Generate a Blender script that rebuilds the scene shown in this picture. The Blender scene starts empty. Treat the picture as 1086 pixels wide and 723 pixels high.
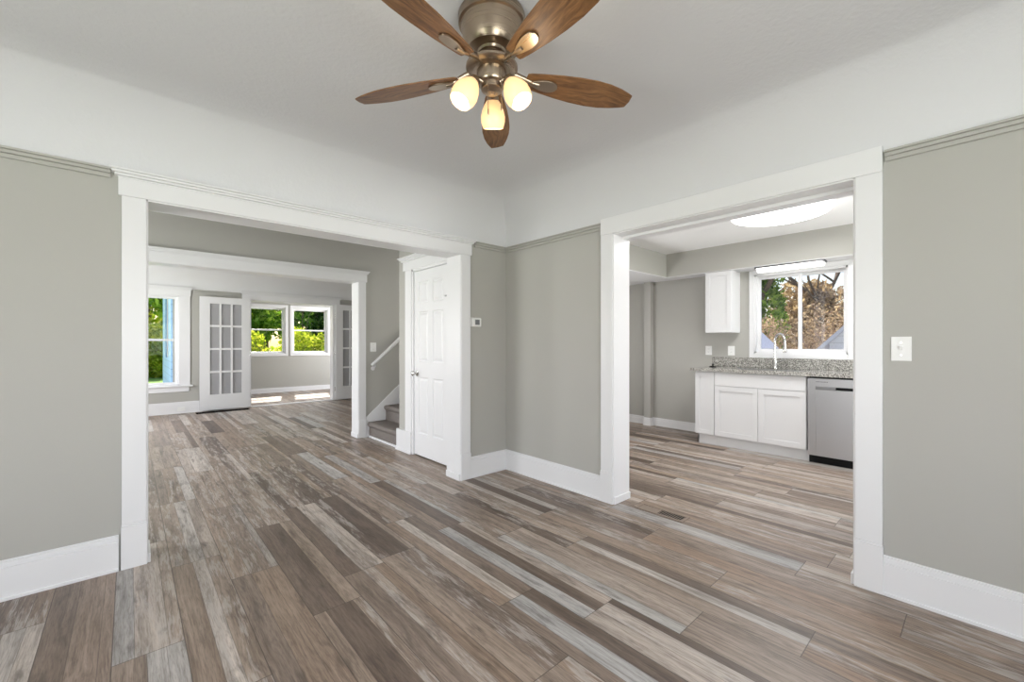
import bpy, bmesh, math, random
import numpy as np
from mathutils import Vector, Matrix

# ------------------------------------------------------------------ camera, sky, lights, exposure
scn = bpy.context.scene
COL = scn.collection
PI = math.pi
cam_d = bpy.data.cameras.new('camera')
cam = bpy.data.objects.new('camera', cam_d); COL.objects.link(cam)
cam_d.sensor_width = 36.0
cam_d.lens = 450.0 / 1086.0 * 36.0
cam_d.shift_y = 3.1 / 1086.0
cam_d.clip_start = 0.02
cam.location = (0, 0, 1.24)
cam.rotation_euler = (PI / 2, 0, math.radians(47.96 - 90))
scn.camera = cam

scn.view_settings.view_transform = 'Standard'
scn.view_settings.look = 'None'
scn.view_settings.exposure = 0.0
scn.view_settings.gamma = 1.0
scn.view_settings.use_curve_mapping = False
scn.cycles.use_denoising = True
scn.cycles.max_bounces = 10
scn.cycles.diffuse_bounces = 6
scn.cycles.glossy_bounces = 4
scn.cycles.transparent_max_bounces = 12
scn.cycles.sample_clamp_indirect = 6.0
scn.cycles.caustics_reflective = False
scn.cycles.caustics_refractive = False

world = bpy.data.worlds.new('sky'); scn.world = world
world.use_nodes = True
wn = world.node_tree
bg = wn.nodes['Background']
sky = wn.nodes.new('ShaderNodeTexSky')
sky.sky_type = 'NISHITA'
sky.sun_disc = False
sky.sun_elevation = math.radians(46)
sky.sun_rotation = math.radians(14)
sky.air_density = 1.2; sky.dust_density = 2.5
wn.links.new(sky.outputs['Color'], bg.inputs['Color'])
bg.inputs['Strength'].default_value = 0.36

sun_d = bpy.data.lights.new('sun', 'SUN'); sun_d.energy = 9.5; sun_d.angle = 0.01
sun_d.color = (1.0, 0.95, 0.86)
sun = bpy.data.objects.new('sun', sun_d); COL.objects.link(sun)
sun.rotation_euler = Vector((-0.25, -1.0, -1.07)).to_track_quat('-Z', 'Y').to_euler()


def area(name, loc, direction, sx, sy, power, color=(1, 1, 1)):
    d = bpy.data.lights.new(name, 'AREA'); d.shape = 'RECTANGLE'; d.size = sx; d.size_y = sy
    d.energy = power; d.color = color
    o = bpy.data.objects.new(name, d); COL.objects.link(o)
    o.location = loc
    o.rotation_euler = Vector(direction).to_track_quat('-Z', 'Z').to_euler()
    return o


FILL_COL = (0.985, 0.985, 1.0)  # tint of the added fill lights
# added area lights that fill the rooms, each behind an added unseen window
area('fill_light_west', (-2.25, 0.80, 1.45), (1, 0, 0.3), 2.3, 1.35, 83, FILL_COL)
area('fill_light_south', (0.40, -1.85, 1.45), (0, 1, 0.3), 2.3, 1.35, 83, FILL_COL)
area('fill_light_hall', (-1.86, 4.40, 1.45), (1, 0, 0), 1.3, 1.35, 68, FILL_COL)
area('fill_light_parlour', (-1.86, 7.60, 1.45), (1, 0, 0), 2.4, 1.35, 225, FILL_COL)
area('fill_light_kitchen', (4.75, -1.46, 1.45), (0, 1, 0.9), 1.8, 1.35, 85, FILL_COL)
area('fill_light_kitchen_north', (3.95, 4.56, 1.20), (0, -1, 0.5), 1.0, 1.8, 75, FILL_COL)
area('fill_light_sunroom', (5.86, 10.95, 1.5), (-1, 0, 0), 1.5, 1.35, 150, FILL_COL)


# ------------------------------------------------------------------ materials
def lin(c):
    c = c / 255.0
    return c / 12.92 if c <= 0.04045 else ((c + 0.055) / 1.055) ** 2.4


def rgb(r, g, b):
    return (lin(r), lin(g), lin(b), 1.0)


class N:
    """small node-tree writer"""
    def __init__(self, name):
        self.m = bpy.data.materials.new(name); self.m.use_nodes = True
        self.t = self.m.node_tree; self.b = self.t.nodes['Principled BSDF']
        self.out = self.t.nodes['Material Output']

    def new(self, kind, **kw):
        n = self.t.nodes.new(kind)
        for k, v in kw.items():
            setattr(n, k, v)
        return n

    def put(self, sock, v):
        if isinstance(v, bpy.types.NodeSocket):
            self.t.links.new(v, sock)
        else:
            sock.default_value = v

    def math(self, op, a, b=0.0, c=None):
        n = self.new('ShaderNodeMath', operation=op)
        self.put(n.inputs[0], a); self.put(n.inputs[1], b)
        if c is not None:
            self.put(n.inputs[2], c)
        return n.outputs[0]

    def mix(self, f, a, b, blend='MIX'):
        n = self.new('ShaderNodeMix', data_type='RGBA', blend_type=blend)
        self.put(n.inputs['Factor'], f); self.put(n.inputs['A'], a); self.put(n.inputs['B'], b)
        return n.outputs['Result']

    def xyz(self, x, y, z):
        n = self.new('ShaderNodeCombineXYZ')
        for i, v in enumerate((x, y, z)):
            self.put(n.inputs[i], v)
        return n.outputs[0]

    def noise(self, vec, scale, detail=3.0, rough=0.5):
        n = self.new('ShaderNodeTexNoise')
        self.put(n.inputs['Vector'], vec); n.inputs['Scale'].default_value = scale
        n.inputs['Detail'].default_value = detail; n.inputs['Roughness'].default_value = rough
        return n.outputs['Fac']

    def ramp(self, f, stops, mode='LINEAR'):
        n = self.new('ShaderNodeValToRGB'); r = n.color_ramp; r.interpolation = mode
        while len(r.elements) < len(stops):
            r.elements.new(0.5)
        for e, (p, c) in zip(r.elements, stops):
            e.position = p; e.color = c
        self.put(n.inputs['Fac'], f)
        return n.outputs['Color']

    def bump(self, h, strength, dist=0.002):
        n = self.new('ShaderNodeBump'); n.inputs['Strength'].default_value = strength
        n.inputs['Distance'].default_value = dist
        self.put(n.inputs['Height'], h)
        self.t.links.new(n.outputs['Normal'], self.b.inputs['Normal'])

    def pos(self):
        return self.new('ShaderNodeNewGeometry').outputs['Position']

    def obj(self):
        return self.new('ShaderNodeTexCoord').outputs['Object']

    def set(self, **kw):
        for k, v in kw.items():
            self.put(self.b.inputs[k.replace('_', ' ')], v)
        return self.m


def paint(name, c, rough=0.5, bump=0.0, bscale=60.0, spec=0.3):
    n = N(name); n.set(Base_Color=rgb(*c), Roughness=rough, Specular_IOR_Level=spec)
    tone = n.noise(n.pos(), 1.3, 2.0)
    c0 = rgb(*[v * 0.985 for v in c]); c1 = rgb(*[min(255, v * 1.01) for v in c])
    n.set(Base_Color=n.mix(tone, c0, c1))
    if bump:
        n.bump(n.noise(n.pos(), bscale, 4.0, 0.6), bump, 0.004)
    return n.m


def floor_mat():
    n = N('weathered_plank_floor')
    s = n.new('ShaderNodeSeparateXYZ'); n.put(s.inputs[0], n.pos())
    X, Y = s.outputs[0], s.outputs[1]
    W, L = 0.225, 1.22
    xr = n.math('DIVIDE', n.math('ADD', X, 10.0 + 0.177), W)
    row = n.math('FLOOR', xr); fx = n.math('FRACT', xr)
    w1 = n.new('ShaderNodeTexWhiteNoise', noise_dimensions='1D'); n.put(w1.inputs['W'], row)
    yr = n.math('ADD', n.math('DIVIDE', n.math('ADD', Y, 20.0), L), n.math('MULTIPLY', w1.outputs[0], 7.0))
    col = n.math('FLOOR', yr); fy = n.math('FRACT', yr)
    w2 = n.new('ShaderNodeTexWhiteNoise', noise_dimensions='2D'); n.put(w2.inputs['Vector'], n.xyz(row, col, 0.0))
    sp = n.new('ShaderNodeSeparateColor'); n.put(sp.inputs[0], w2.outputs['Color'])
    r2, r3 = sp.outputs[0], sp.outputs[1]
    r4 = sp.outputs[2]
    s1 = n.math('MULTIPLY_ADD', r3, 0.26, 0.24)
    s2 = n.math('MULTIPLY_ADD', r4, 0.22, 0.62)
    sub = n.math('ADD', n.math('GREATER_THAN', fx, s1), n.math('MULTIPLY', n.math('GREATER_THAN', fx, s2), n.math('GREATER_THAN', r2, 0.25)))
    edge = n.math('MINIMUM', n.math('ABSOLUTE', n.math('SUBTRACT', fx, s1)), n.math('ABSOLUTE', n.math('SUBTRACT', fx, s2)))
    w3 = n.new('ShaderNodeTexWhiteNoise', noise_dimensions='3D')
    n.put(w3.inputs['Vector'], n.xyz(row, col, n.math('ADD', sub, 0.5)))
    sp3 = n.new('ShaderNodeSeparateColor'); n.put(sp3.inputs[0], w3.outputs['Color'])
    t1, t2, t3 = sp3.outputs[0], sp3.outputs[1], sp3.outputs[2]
    base = n.ramp(t1, [(0.0, rgb(92, 79, 70)), (0.15, rgb(116, 102, 92)), (0.32, rgb(138, 124, 113)), (0.50, rgb(150, 135, 122)), (0.62, rgb(140, 122, 107)),
                       (0.74, rgb(162, 150, 140)), (0.86, rgb(180, 171, 163)), (0.94, rgb(158, 157, 156)), (1.0, rgb(140, 118, 101))])
    off = n.math('MULTIPLY', t2, 37.0)
    # long wavy grain in three sizes
    wav = n.noise(n.xyz(n.math('MULTIPLY', X, 7.0), n.math('MULTIPLY', Y, 2.2), off), 1.0, 3.0)
    def streak(sx, sy, wob, o, det=4.0):
        return n.noise(n.xyz(n.math('ADD', n.math('MULTIPLY', X, sx), n.math('MULTIPLY', wav, wob)), n.math('MULTIPLY', Y, sy), n.math('ADD', off, o)), 1.0, det, 0.65)
    g0 = streak(18.0, 0.9, 1.2, 0.0, 5.0)
    g1 = streak(70.0, 2.6, 3.0, 3.0, 5.0)
    g2 = streak(230.0, 14.0, 5.0, 5.0, 3.0)
    c = n.mix(1.0, base, n.ramp(g0, [(0.28, (0.62, 0.60, 0.58, 1)), (0.5, (1.0, 1.0, 1.0, 1)), (0.72, (1.30, 1.30, 1.31, 1))]), 'MULTIPLY')
    c = n.mix(1.0, c, n.ramp(g1, [(0.28, (0.62, 0.59, 0.57, 1)), (0.5, (1.0, 1.0, 1.0, 1)), (0.75, (1.22, 1.22, 1.22, 1))]), 'MULTIPLY')
    c = n.mix(1.0, c, n.ramp(g2, [(0.30, (0.70, 0.68, 0.66, 1)), (0.5, (1.0, 1.0, 1.0, 1)), (0.7, (1.16, 1.16, 1.16, 1))]), 'MULTIPLY')
    # pale worn paint, broken by the grain
    p1 = streak(30.0, 3.4, 1.5, 9.0, 7.0)
    p2 = n.ramp(n.math('ADD', p1, n.math('MULTIPLY', n.math('SUBTRACT', g2, 0.5), 0.35)), [(0.50, (0, 0, 0, 1)), (0.60, (1, 1, 1, 1))])
    amt = n.math('MULTIPLY', n.math('GREATER_THAN', t3, 0.55), 0.55)
    c = n.mix(n.math('MULTIPLY', p2, amt), c, rgb(184, 178, 173))
    # dark stains and knots
    k1 = streak(24.0, 4.5, 1.5, 21.0, 7.0)
    k2 = n.ramp(k1, [(0.53, (0, 0, 0, 1)), (0.68, (1, 1, 1, 1))])
    c = n.mix(n.math('MULTIPLY', k2, 0.55), c, rgb(66, 56, 50))
    c = n.mix(1.0, c, (1.05, 1.04, 1.025, 1), 'MULTIPLY')
    # seams
    ex = n.math('MINIMUM', fx, n.math('SUBTRACT', 1.0, fx))
    ey = n.math('MULTIPLY', n.math('MINIMUM', fy, n.math('SUBTRACT', 1.0, fy)), L / W)
    seam = n.math('MAXIMUM', n.math('LESS_THAN', n.math('MINIMUM', ex, ey), 0.008), n.math('MULTIPLY', n.math('LESS_THAN', edge, 0.006), 0.6))
    c = n.mix(n.math('MULTIPLY', seam, 0.7), c, rgb(58, 50, 44))
    n.set(Base_Color=c, Roughness=n.math('MULTIPLY_ADD', g1, 0.22, 0.30), Specular_IOR_Level=0.42)
    n.bump(n.math('SUBTRACT', g1, n.math('MULTIPLY', seam, 1.2)), 0.25, 0.0015)
    return n.m


def granite_mat():
    n = N('speckled_granite'); p = n.pos()
    v = n.new('ShaderNodeTexVoronoi'); n.put(v.inputs['Vector'], p); v.inputs['Scale'].default_value = 130
    sp = n.new('ShaderNodeSeparateColor'); n.put(sp.inputs[0], v.outputs['Color'])
    a = n.ramp(sp.outputs[0], [(0.0, rgb(52, 52, 52)), (0.22, rgb(112, 110, 106)), (0.45, rgb(160, 157, 150)), (0.75, rgb(196, 193, 186)), (1.0, rgb(226, 224, 218))])
    c = n.mix(n.math('MULTIPLY', n.noise(p, 30, 4.0, 0.7), 0.5), a, rgb(120, 118, 114))
    return n.set(Base_Color=c, Roughness=0.12)


def wood_blade_mat():
    n = N('oak_blade'); o = n.obj()
    s = n.new('ShaderNodeSeparateXYZ'); n.put(s.inputs[0], o)
    w = n.noise(n.xyz(n.math('MULTIPLY', s.outputs[0], 3.0), n.math('MULTIPLY', s.outputs[1], 10.0), 0.3), 1.0, 3.0)
    g = n.noise(n.xyz(n.math('MULTIPLY', s.outputs[0], 7.0), n.math('ADD', n.math('MULTIPLY', s.outputs[1], 90.0), n.math('MULTIPLY', w, 9.0)), 0.0), 1.0, 5.0, 0.65)
    c = n.ramp(g, [(0.25, rgb(68, 42, 24)), (0.45, rgb(112, 77, 46)), (0.6, rgb(138, 99, 61)), (0.8, rgb(164, 124, 82))])
    return n.set(Base_Color=c, Roughness=0.42)


def metal(name, c, rough, brushed=True):
    n = N(name)
    r = rough
    if brushed:
        s = n.new('ShaderNodeSeparateXYZ'); n.put(s.inputs[0], n.pos())
        g = n.noise(n.xyz(n.math('MULTIPLY', s.outputs[0], 3.0), n.math('MULTIPLY', s.outputs[1], 3.0), n.math('MULTIPLY', s.outputs[2], 220.0)), 1.0, 2.0)
        r = n.math('MULTIPLY_ADD', g, 0.05, rough - 0.025)
    return n.set(Base_Color=rgb(*c), Metallic=1.0, Roughness=r)


def glass_mat(name='clear_glass', tint=(1, 1, 1, 1), refl=0.9):
    n = N(name)
    tr = n.new('ShaderNodeBsdfTransparent'); tr.inputs['Color'].default_value = tint
    gl = n.new('ShaderNodeBsdfGlossy'); gl.inputs['Roughness'].default_value = 0.02
    fr = n.new('ShaderNodeFresnel'); ge = n.new('ShaderNodeNewGeometry')
    n.put(fr.inputs['IOR'], n.math('MULTIPLY_ADD', ge.outputs['Backfacing'], 1 / 1.45 - 1.45, 1.45))
    mx = n.new('ShaderNodeMixShader')
    n.put(mx.inputs[0], n.math('MULTIPLY', fr.outputs[0], refl))
    n.t.links.new(tr.outputs[0], mx.inputs[1]); n.t.links.new(gl.outputs[0], mx.inputs[2])
    n.t.links.new(mx.outputs[0], n.out.inputs['Surface'])
    return n.m


def frosted_mat():
    n = N('lightly_frosted_glass')
    tr = n.new('ShaderNodeBsdfTransparent'); tr.inputs['Color'].default_value = (0.95, 0.95, 0.96, 1)
    n.set(Base_Color=rgb(190, 190, 192), Roughness=0.25)
    mx = n.new('ShaderNodeMixShader'); mx.inputs[0].default_value = 0.62
    n.t.links.new(tr.outputs[0], mx.inputs[1]); n.t.links.new(n.b.outputs[0], mx.inputs[2])
    n.t.links.new(mx.outputs[0], n.out.inputs['Surface'])
    return n.m


def emit_mat(name, c, strength):
    n = N(name)
    return n.set(Base_Color=rgb(*c), Emission_Color=rgb(*c), Emission_Strength=strength, Roughness=0.4)


def leaf_mat(name, dark, mid, light):
    n = N(name)
    w = n.new('ShaderNodeTexWhiteNoise', noise_dimensions='1D')
    n.put(w.inputs['W'], n.new('ShaderNodeNewGeometry').outputs['Random Per Island'])
    c = n.ramp(w.outputs[0], [(0.0, rgb(*dark)), (0.5, rgb(*mid)), (1.0, rgb(*light))])
    df = n.new('ShaderNodeBsdfDiffuse'); n.put(df.inputs[0], c)
    tl = n.new('ShaderNodeBsdfTranslucent'); n.put(tl.inputs[0], n.mix(1.0, c, (1.25, 1.2, 0.7, 1), 'MULTIPLY'))
    mx = n.new('ShaderNodeMixShader'); mx.inputs[0].default_value = 0.58
    n.t.links.new(df.outputs[0], mx.inputs[1]); n.t.links.new(tl.outputs[0], mx.inputs[2])
    n.t.links.new(mx.outputs[0], n.out.inputs['Surface'])
    return n.m


def carpet_mat():
    n = N('stair_carpet'); p = n.pos()
    a = n.noise(p, 95, 4.0, 0.8)
    c = n.ramp(a, [(0.32, rgb(74, 68, 65)), (0.5, rgb(124, 117, 112)), (0.68, rgb(172, 165, 160))])
    n.set(Base_Color=c, Roughness=1.0, Specular_IOR_Level=0.05)
    n.bump(a, 0.8, 0.006)
    return n.m


def siding_mat(name, c, pitch=0.11):
    n = N(name)
    s = n.new('ShaderNodeSeparateXYZ'); n.put(s.inputs[0], n.pos())
    f = n.math('FRACT', n.math('DIVIDE', s.outputs[2], pitch))
    n.set(Base_Color=n.mix(n.math('LESS_THAN', f, 0.06), rgb(*c), rgb(*[v * 0.8 for v in c])), Roughness=0.6)
    n.bump(f, 0.6, 0.012)
    return n.m


def grass_mat():
    n = N('lawn_grass'); p = n.pos()
    a = n.noise(p, 14, 6.0, 0.75); b = n.noise(p, 0.6, 3.0)
    c = n.mix(b, n.ramp(a, [(0.3, rgb(58, 96, 26)), (0.7, rgb(120, 160, 56))]), n.ramp(a, [(0.3, rgb(80, 112, 34)), (0.7, rgb(140, 172, 70))]))
    return n.set(Base_Color=c, Roughness=0.9)


def bark_mat(name, c0, c1):
    n = N(name)
    return n.set(Base_Color=n.ramp(n.noise(n.pos(), 18, 4.0), [(0.3, rgb(*c0)), (0.7, rgb(*c1))]), Roughness=0.9)


M = {
    'wall': paint('grey_wall_paint', (177, 175.5, 169.5), 0.55, 0.05, 90),
    'white_wall': paint('white_wall_paint', (222, 222, 223), 0.6, 0.10, 55),
    'ceiling': paint('textured_white_ceiling', (216, 216, 218), 0.75, 0.55, 42),
    'kitchen_ceiling': paint('kitchen_ceiling_paint', (240, 240, 240), 0.7, 0.1, 50),
    'trim': paint('white_trim_paint', (229, 229, 230), 0.32, 0.0, spec=0.4),
    'cabinet': paint('white_cabinet_paint', (223, 223, 224), 0.35, spec=0.4),
    'floor': floor_mat(),
    'granite': granite_mat(),
    'oak': wood_blade_mat(),
    'nickel': metal('brushed_nickel', (168, 152, 134), 0.28),
    'chrome': metal('satin_steel', (205, 203, 200), 0.22, False),
    'steel': metal('brushed_stainless', (188, 188, 190), 0.34, False),
    'lip_steel': metal('shaded_steel', (150, 150, 152), 0.3, False),
    'dark_steel': metal('dark_steel', (96, 96, 98), 0.35),
    'glass': glass_mat('clear_glass', (1, 1, 1, 1), 0.15),
    'kitchen_glass': glass_mat('reflective_kitchen_glass', (0.9, 0.9, 0.92, 1), 2.4),  # reflection raised and view dimmed to imitate the room reflected in it
    'door_glass': frosted_mat(),
    'black': paint('black_plastic', (14, 14, 15), 0.45, spec=0.2),
    'dark': paint('dark_metal', (30, 26, 24), 0.95, spec=0.0),
    'tan': paint('wood_look_register', (138, 124, 112), 0.45),
    'plate': paint('white_plastic_plate', (236, 236, 234), 0.35),
    'grey_plastic': paint('grey_display', (122, 124, 126), 0.3),
    'lamp': emit_mat('frosted_lamp_glass', (255, 216, 160), 0.62),
    'bulb': emit_mat('lit_bulb', (255, 236, 204), 5.0),
    'led': emit_mat('lit_diffuser', (255, 255, 252), 6.0),
    'bar': emit_mat('lit_bar_diffuser', (255, 255, 252), 1.4),
    'carpet': carpet_mat(),
    'blue': siding_mat('pale_blue_siding', (158, 200, 236), 0.13),
    'white_siding': siding_mat('white_siding', (232, 232, 236), 0.14),
    'roof': paint('pale_grey_roof', (206, 206, 212), 0.8, 0.3, 30),
    'grass': grass_mat(),
    'bounce_ground': paint('grey_bounce_ground', (168, 165, 160), 0.9, 0.6, 40),  # grey in place of lawn, so less green bounces on the houses
    'bark': bark_mat('brown_bark', (70, 56, 44), (112, 94, 76)),
    'twig': bark_mat('pale_haze_twigs', (118, 96, 84), (176, 152, 136)),  # twigs paled for the haze in the window view
    'leaf_mid': leaf_mat('green_leaves', (66, 100, 36), (114, 152, 56), (172, 194, 92)),
    'leaf_dark': leaf_mat('deep_green_leaves', (30, 56, 28), (58, 96, 42), (104, 142, 66)),
    'leaf_lime': leaf_mat('lime_leaves', (112, 138, 40), (174, 190, 70), (226, 222, 104)),
    'leaf_haze': leaf_mat('mauve_haze_leaves', (128, 108, 100), (170, 148, 138), (206, 188, 178)),  # haze over the window view put into the leaf colour
    'leaf_rust': leaf_mat('tan_leaves', (120, 100, 84), (162, 138, 118), (204, 184, 164)),
}


# ------------------------------------------------------------------ builders
def box(bm, x0, x1, y0, y1, z0, z1):
    x0, x1 = min(x0, x1), max(x0, x1); y0, y1 = min(y0, y1), max(y0, y1); z0, z1 = min(z0, z1), max(z0, z1)
    v = [bm.verts.new(p) for p in ((x0, y0, z0), (x1, y0, z0), (x1, y1, z0), (x0, y1, z0), (x0, y0, z1), (x1, y0, z1), (x1, y1, z1), (x0, y1, z1))]
    for f in ((3, 2, 1, 0), (4, 5, 6, 7), (0, 1, 5, 4), (1, 2, 6, 5), (2, 3, 7, 6), (3, 0, 4, 7)):
        bm.faces.new([v[i] for i in f])


def ab(bm, ax, u0, u1, d0, d1, z0, z1):
    """box on a wall: ax 'y' = wall plane y=const (u runs along x), ax 'x' = wall plane x=const (u runs along y)"""
    if ax == 'y':
        box(bm, u0, u1, d0, d1, z0, z1)
    else:
        box(bm, d0, d1, u0, u1, z0, z1)


def lathe(bm, prof, mat=None, seg=40):
    """prof = [(r,z)...] revolved about z, then transformed by mat"""
    mat = mat or Matrix()
    rings = []
    for r, z in prof:
        if r < 1e-5:
            rings.append([bm.verts.new(mat @ Vector((0, 0, z)))])
        else:
            rings.append([bm.verts.new(mat @ Vector((r * math.cos(2 * PI * k / seg), r * math.sin(2 * PI * k / seg), z))) for k in range(seg)])
    for a, b in zip(rings, rings[1:]):
        for k in range(seg):
            k2 = (k + 1) % seg
            q = []
            for ring, idx in ((a, k), (a, k2), (b, k2), (b, k)):
                v = ring[0] if len(ring) == 1 else ring[idx]
                if v not in q:
                    q.append(v)
            if len(q) >= 3:
                try:
                    bm.faces.new(q)
                except ValueError:
                    pass


def tube(bm, pts, rad, seg=14):
    pts = [Vector(p) for p in pts]
    rads = rad if isinstance(rad, (list, tuple)) else [rad] * len(pts)
    rings = []; prev = None
    for i, p in enumerate(pts):
        d = (pts[min(i + 1, len(pts) - 1)] - pts[max(i - 1, 0)]).normalized()
        up = prev if prev is not None else (Vector((0, 0, 1)) if abs(d.z) < 0.9 else Vector((1, 0, 0)))
        s = d.cross(up).normalized(); u = s.cross(d).normalized(); prev = u
        rings.append([bm.verts.new(p + (s * math.cos(2 * PI * k / seg) + u * math.sin(2 * PI * k / seg)) * rads[i]) for k in range(seg)])
    for a, b in zip(rings, rings[1:]):
        for k in range(seg):
            bm.faces.new((a[k], a[(k + 1) % seg], b[(k + 1) % seg], b[k]))
    bm.faces.new(rings[0][::-1]); bm.faces.new(rings[-1])


def prism(bm, poly, axis, a, b):
    """poly in the two other axes, extruded along axis from a to b"""
    def P(p, t):
        return {'x': (t, p[0], p[1]), 'y': (p[0], t, p[1]), 'z': (p[0], p[1], t)}[axis]
    v0 = [bm.verts.new(P(p, a)) for p in poly]; v1 = [bm.verts.new(P(p, b)) for p in poly]
    n = len(poly)
    for k in range(n):
        bm.faces.new((v0[k], v0[(k + 1) % n], v1[(k + 1) % n], v1[k]))
    bm.faces.new(v0[::-1]); bm.faces.new(v1)


def obj(name, bm, mat, parent=None, bevel=0.0, smooth=False, loc=None):
    bmesh.ops.recalc_face_normals(bm, faces=bm.faces)
    me = bpy.data.meshes.new(name); bm.to_mesh(me); bm.free()
    if smooth:
        me.polygons.foreach_set('use_smooth', [True] * len(me.polygons))
        try:
            me.set_sharp_from_angle(angle=math.radians(38))
        except Exception:
            pass
    o = bpy.data.objects.new(name, me); COL.objects.link(o)
    me.materials.append(M[mat] if isinstance(mat, str) else mat)
    if parent is not None:
        o.parent = parent
        o.matrix_parent_inverse = Matrix.Translation(-parent.location)
    if bevel:
        b = o.modifiers.new('bevel', 'BEVEL'); b.width = bevel; b.segments = 2; b.limit_method = 'ANGLE'; b.angle_limit = math.radians(40)
    return o


def struct(name, bm, mat, bevel=0.0, smooth=False, label=None, cat=None):
    o = obj(name, bm, mat, None, bevel, smooth)
    o['kind'] = 'structure'
    if label:
        o['label'] = label; o['category'] = cat
    return o


def tag(o, label, cat, group=None):
    o['label'] = label; o['category'] = cat
    if group:
        o['group'] = group
    return o


def thing(name, loc, label, cat, group=None, kind=None):
    o = bpy.data.objects.new(name, None); COL.objects.link(o); o.location = loc
    o.empty_display_size = 0.1
    if kind:
        o['kind'] = kind
    return tag(o, label, cat, group)


def NB():
    return bmesh.new()


def wall(name, ax, u0, u1, d0, d1, z1, holes, mat='wall'):
    """wall slab with rectangular holes [(u0,u1,z0,z1)] cut as real openings"""
    bm = NB()
    us = sorted({u0, u1} | {h[0] for h in holes} | {h[1] for h in holes})
    us = [u for u in us if u0 <= u <= u1]
    for a, b in zip(us, us[1:]):
        mid = (a + b) / 2
        cuts = sorted([(h[2], h[3]) for h in holes if h[0] < mid < h[1]])
        z = 0.0
        for c0, c1 in cuts:
            if c0 > z:
                ab(bm, ax, a, b, d0, d1, z, c0)
            z = c1
        if z < z1:
            ab(bm, ax, a, b, d0, d1, z, z1)
    return struct(name, bm, mat)


def coved_ceiling(name, x0, x1, y0, y1, zr, R, mat='ceiling'):
    bm = NB(); rings = []; K = 14
    for k in range(K + 1):
        t = k / K * PI / 2
        u = R * (1 - math.cos(t)); z = zr + R * math.sin(t)
        rings.append([bm.verts.new(p) for p in ((x0 + u, y0 + u, z), (x1 - u, y0 + u, z), (x1 - u, y1 - u, z), (x0 + u, y1 - u, z))])
    for a, b in zip(rings, rings[1:]):
        for k in range(4):
            bm.faces.new((a[k], a[(k + 1) % 4], b[(k + 1) % 4], b[k]))
    bm.faces.new(rings[-1])
    top = [bm.verts.new(p) for p in ((x0, y0, zr + R + 0.05), (x1, y0, zr + R + 0.05), (x1, y1, zr + R + 0.05), (x0, y1, zr + R + 0.05))]
    bm.faces.new(top)
    for k in range(4):
        bm.faces.new((rings[0][k], rings[0][(k + 1) % 4], top[(k + 1) % 4], top[k]))
    o = struct(name, bm, mat)
    me = o.data
    n_s = (K) * 4
    for i, p in enumerate(me.polygons):
        p.use_smooth = i < n_s + 1
    me.set_sharp_from_angle(angle=math.radians(30))
    return o


# ------------------------------------------------------------------ measured planes
XW, YS = -2.00, -1.60            # unseen walls of the dining room
YA, XB, TH = 3.181, 2.79, 0.19   # wall with the wide opening / wall with the kitchen opening
XD = 2.371                       # closet wall
YC, YE, YF = 5.509, 9.60, 12.10
XK = 5.95
RZ = 2.195                       # picture rail

# ------------------------------------------------------------------ floor, walls, ceilings
bm = NB(); box(bm, -2.2, 6.2, -1.8, 12.3, -0.08, 0.0); struct('floor', bm, 'floor')

wall('wall_left', 'y', XW - 0.19, XB + TH, YA, YA + TH, 2.72, [(0.06, 2.25, 0.0, 2.07)])
wall('wall_right', 'x', YS, YA, XB, XB + TH, 2.72, [(0.43, 1.925, 0.0, 2.11)])
wall('wall_west', 'x', YS - 0.19, YA, XW - 0.19, XW, 2.72, [(-0.40, 2.00, 0.75, 2.10)])
wall('wall_south', 'y', XW, XB + TH, YS - 0.19, YS, 2.72, [(-0.80, 1.60, 0.75, 2.10)])
coved_ceiling('ceiling', XW, XB, YS, YA, RZ, 0.405)

# hall room between the wide opening and the stairs
wall('wall_hall_west', 'x', YA + TH, YC, -1.75, -1.60, 2.72, [(3.70, 5.10, 0.75, 2.10)])
bm = NB(); box(bm, -1.75, 5.2, YA + TH, YC, 2.66, 2.72); struct('ceiling_hall', bm, 'ceiling')
wall('wall_closet', 'x', YA + TH, 4.62, XD, XD + 0.10, 2.66, [(3.575, 4.285, 0.0, 2.055)], 'wall')
bm = NB(); box(bm, XD + 0.10, 5.2, 4.52, 4.62, 0, 2.66); struct('wall_stair_side', bm, 'wall')
wall('wall_stairs', 'y', -1.75, 5.2, YC, YC + 0.19, 2.72, [(-0.30, 2.25, 0.0, 2.07)])
bm = NB(); box(bm, 5.2, 5.3, 4.52, YC + 0.19, 0, 2.72); struct('wall_stair_end', bm, 'wall')

# parlour
wall('wall_parlour_west', 'x', YC + 0.19, YE, -1.75, -1.60, 2.72, [(6.30, 8.90, 0.75, 2.10)])
wall('wall_parlour_east', 'x', YC + 0.19, YE, 4.60, 4.75, 2.72, [])
wall('wall_parlour_north', 'y', -1.75, 4.75, YE, YE + 0.15, 2.72, [(-0.22, 0.66, 0.50, 2.10), (1.75, 3.35, 0.0, 2.10)])
coved_ceiling('ceiling_parlour', -1.60, 4.60, YC + 0.19, YE, 2.22, 0.42, 'white_wall')

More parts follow.
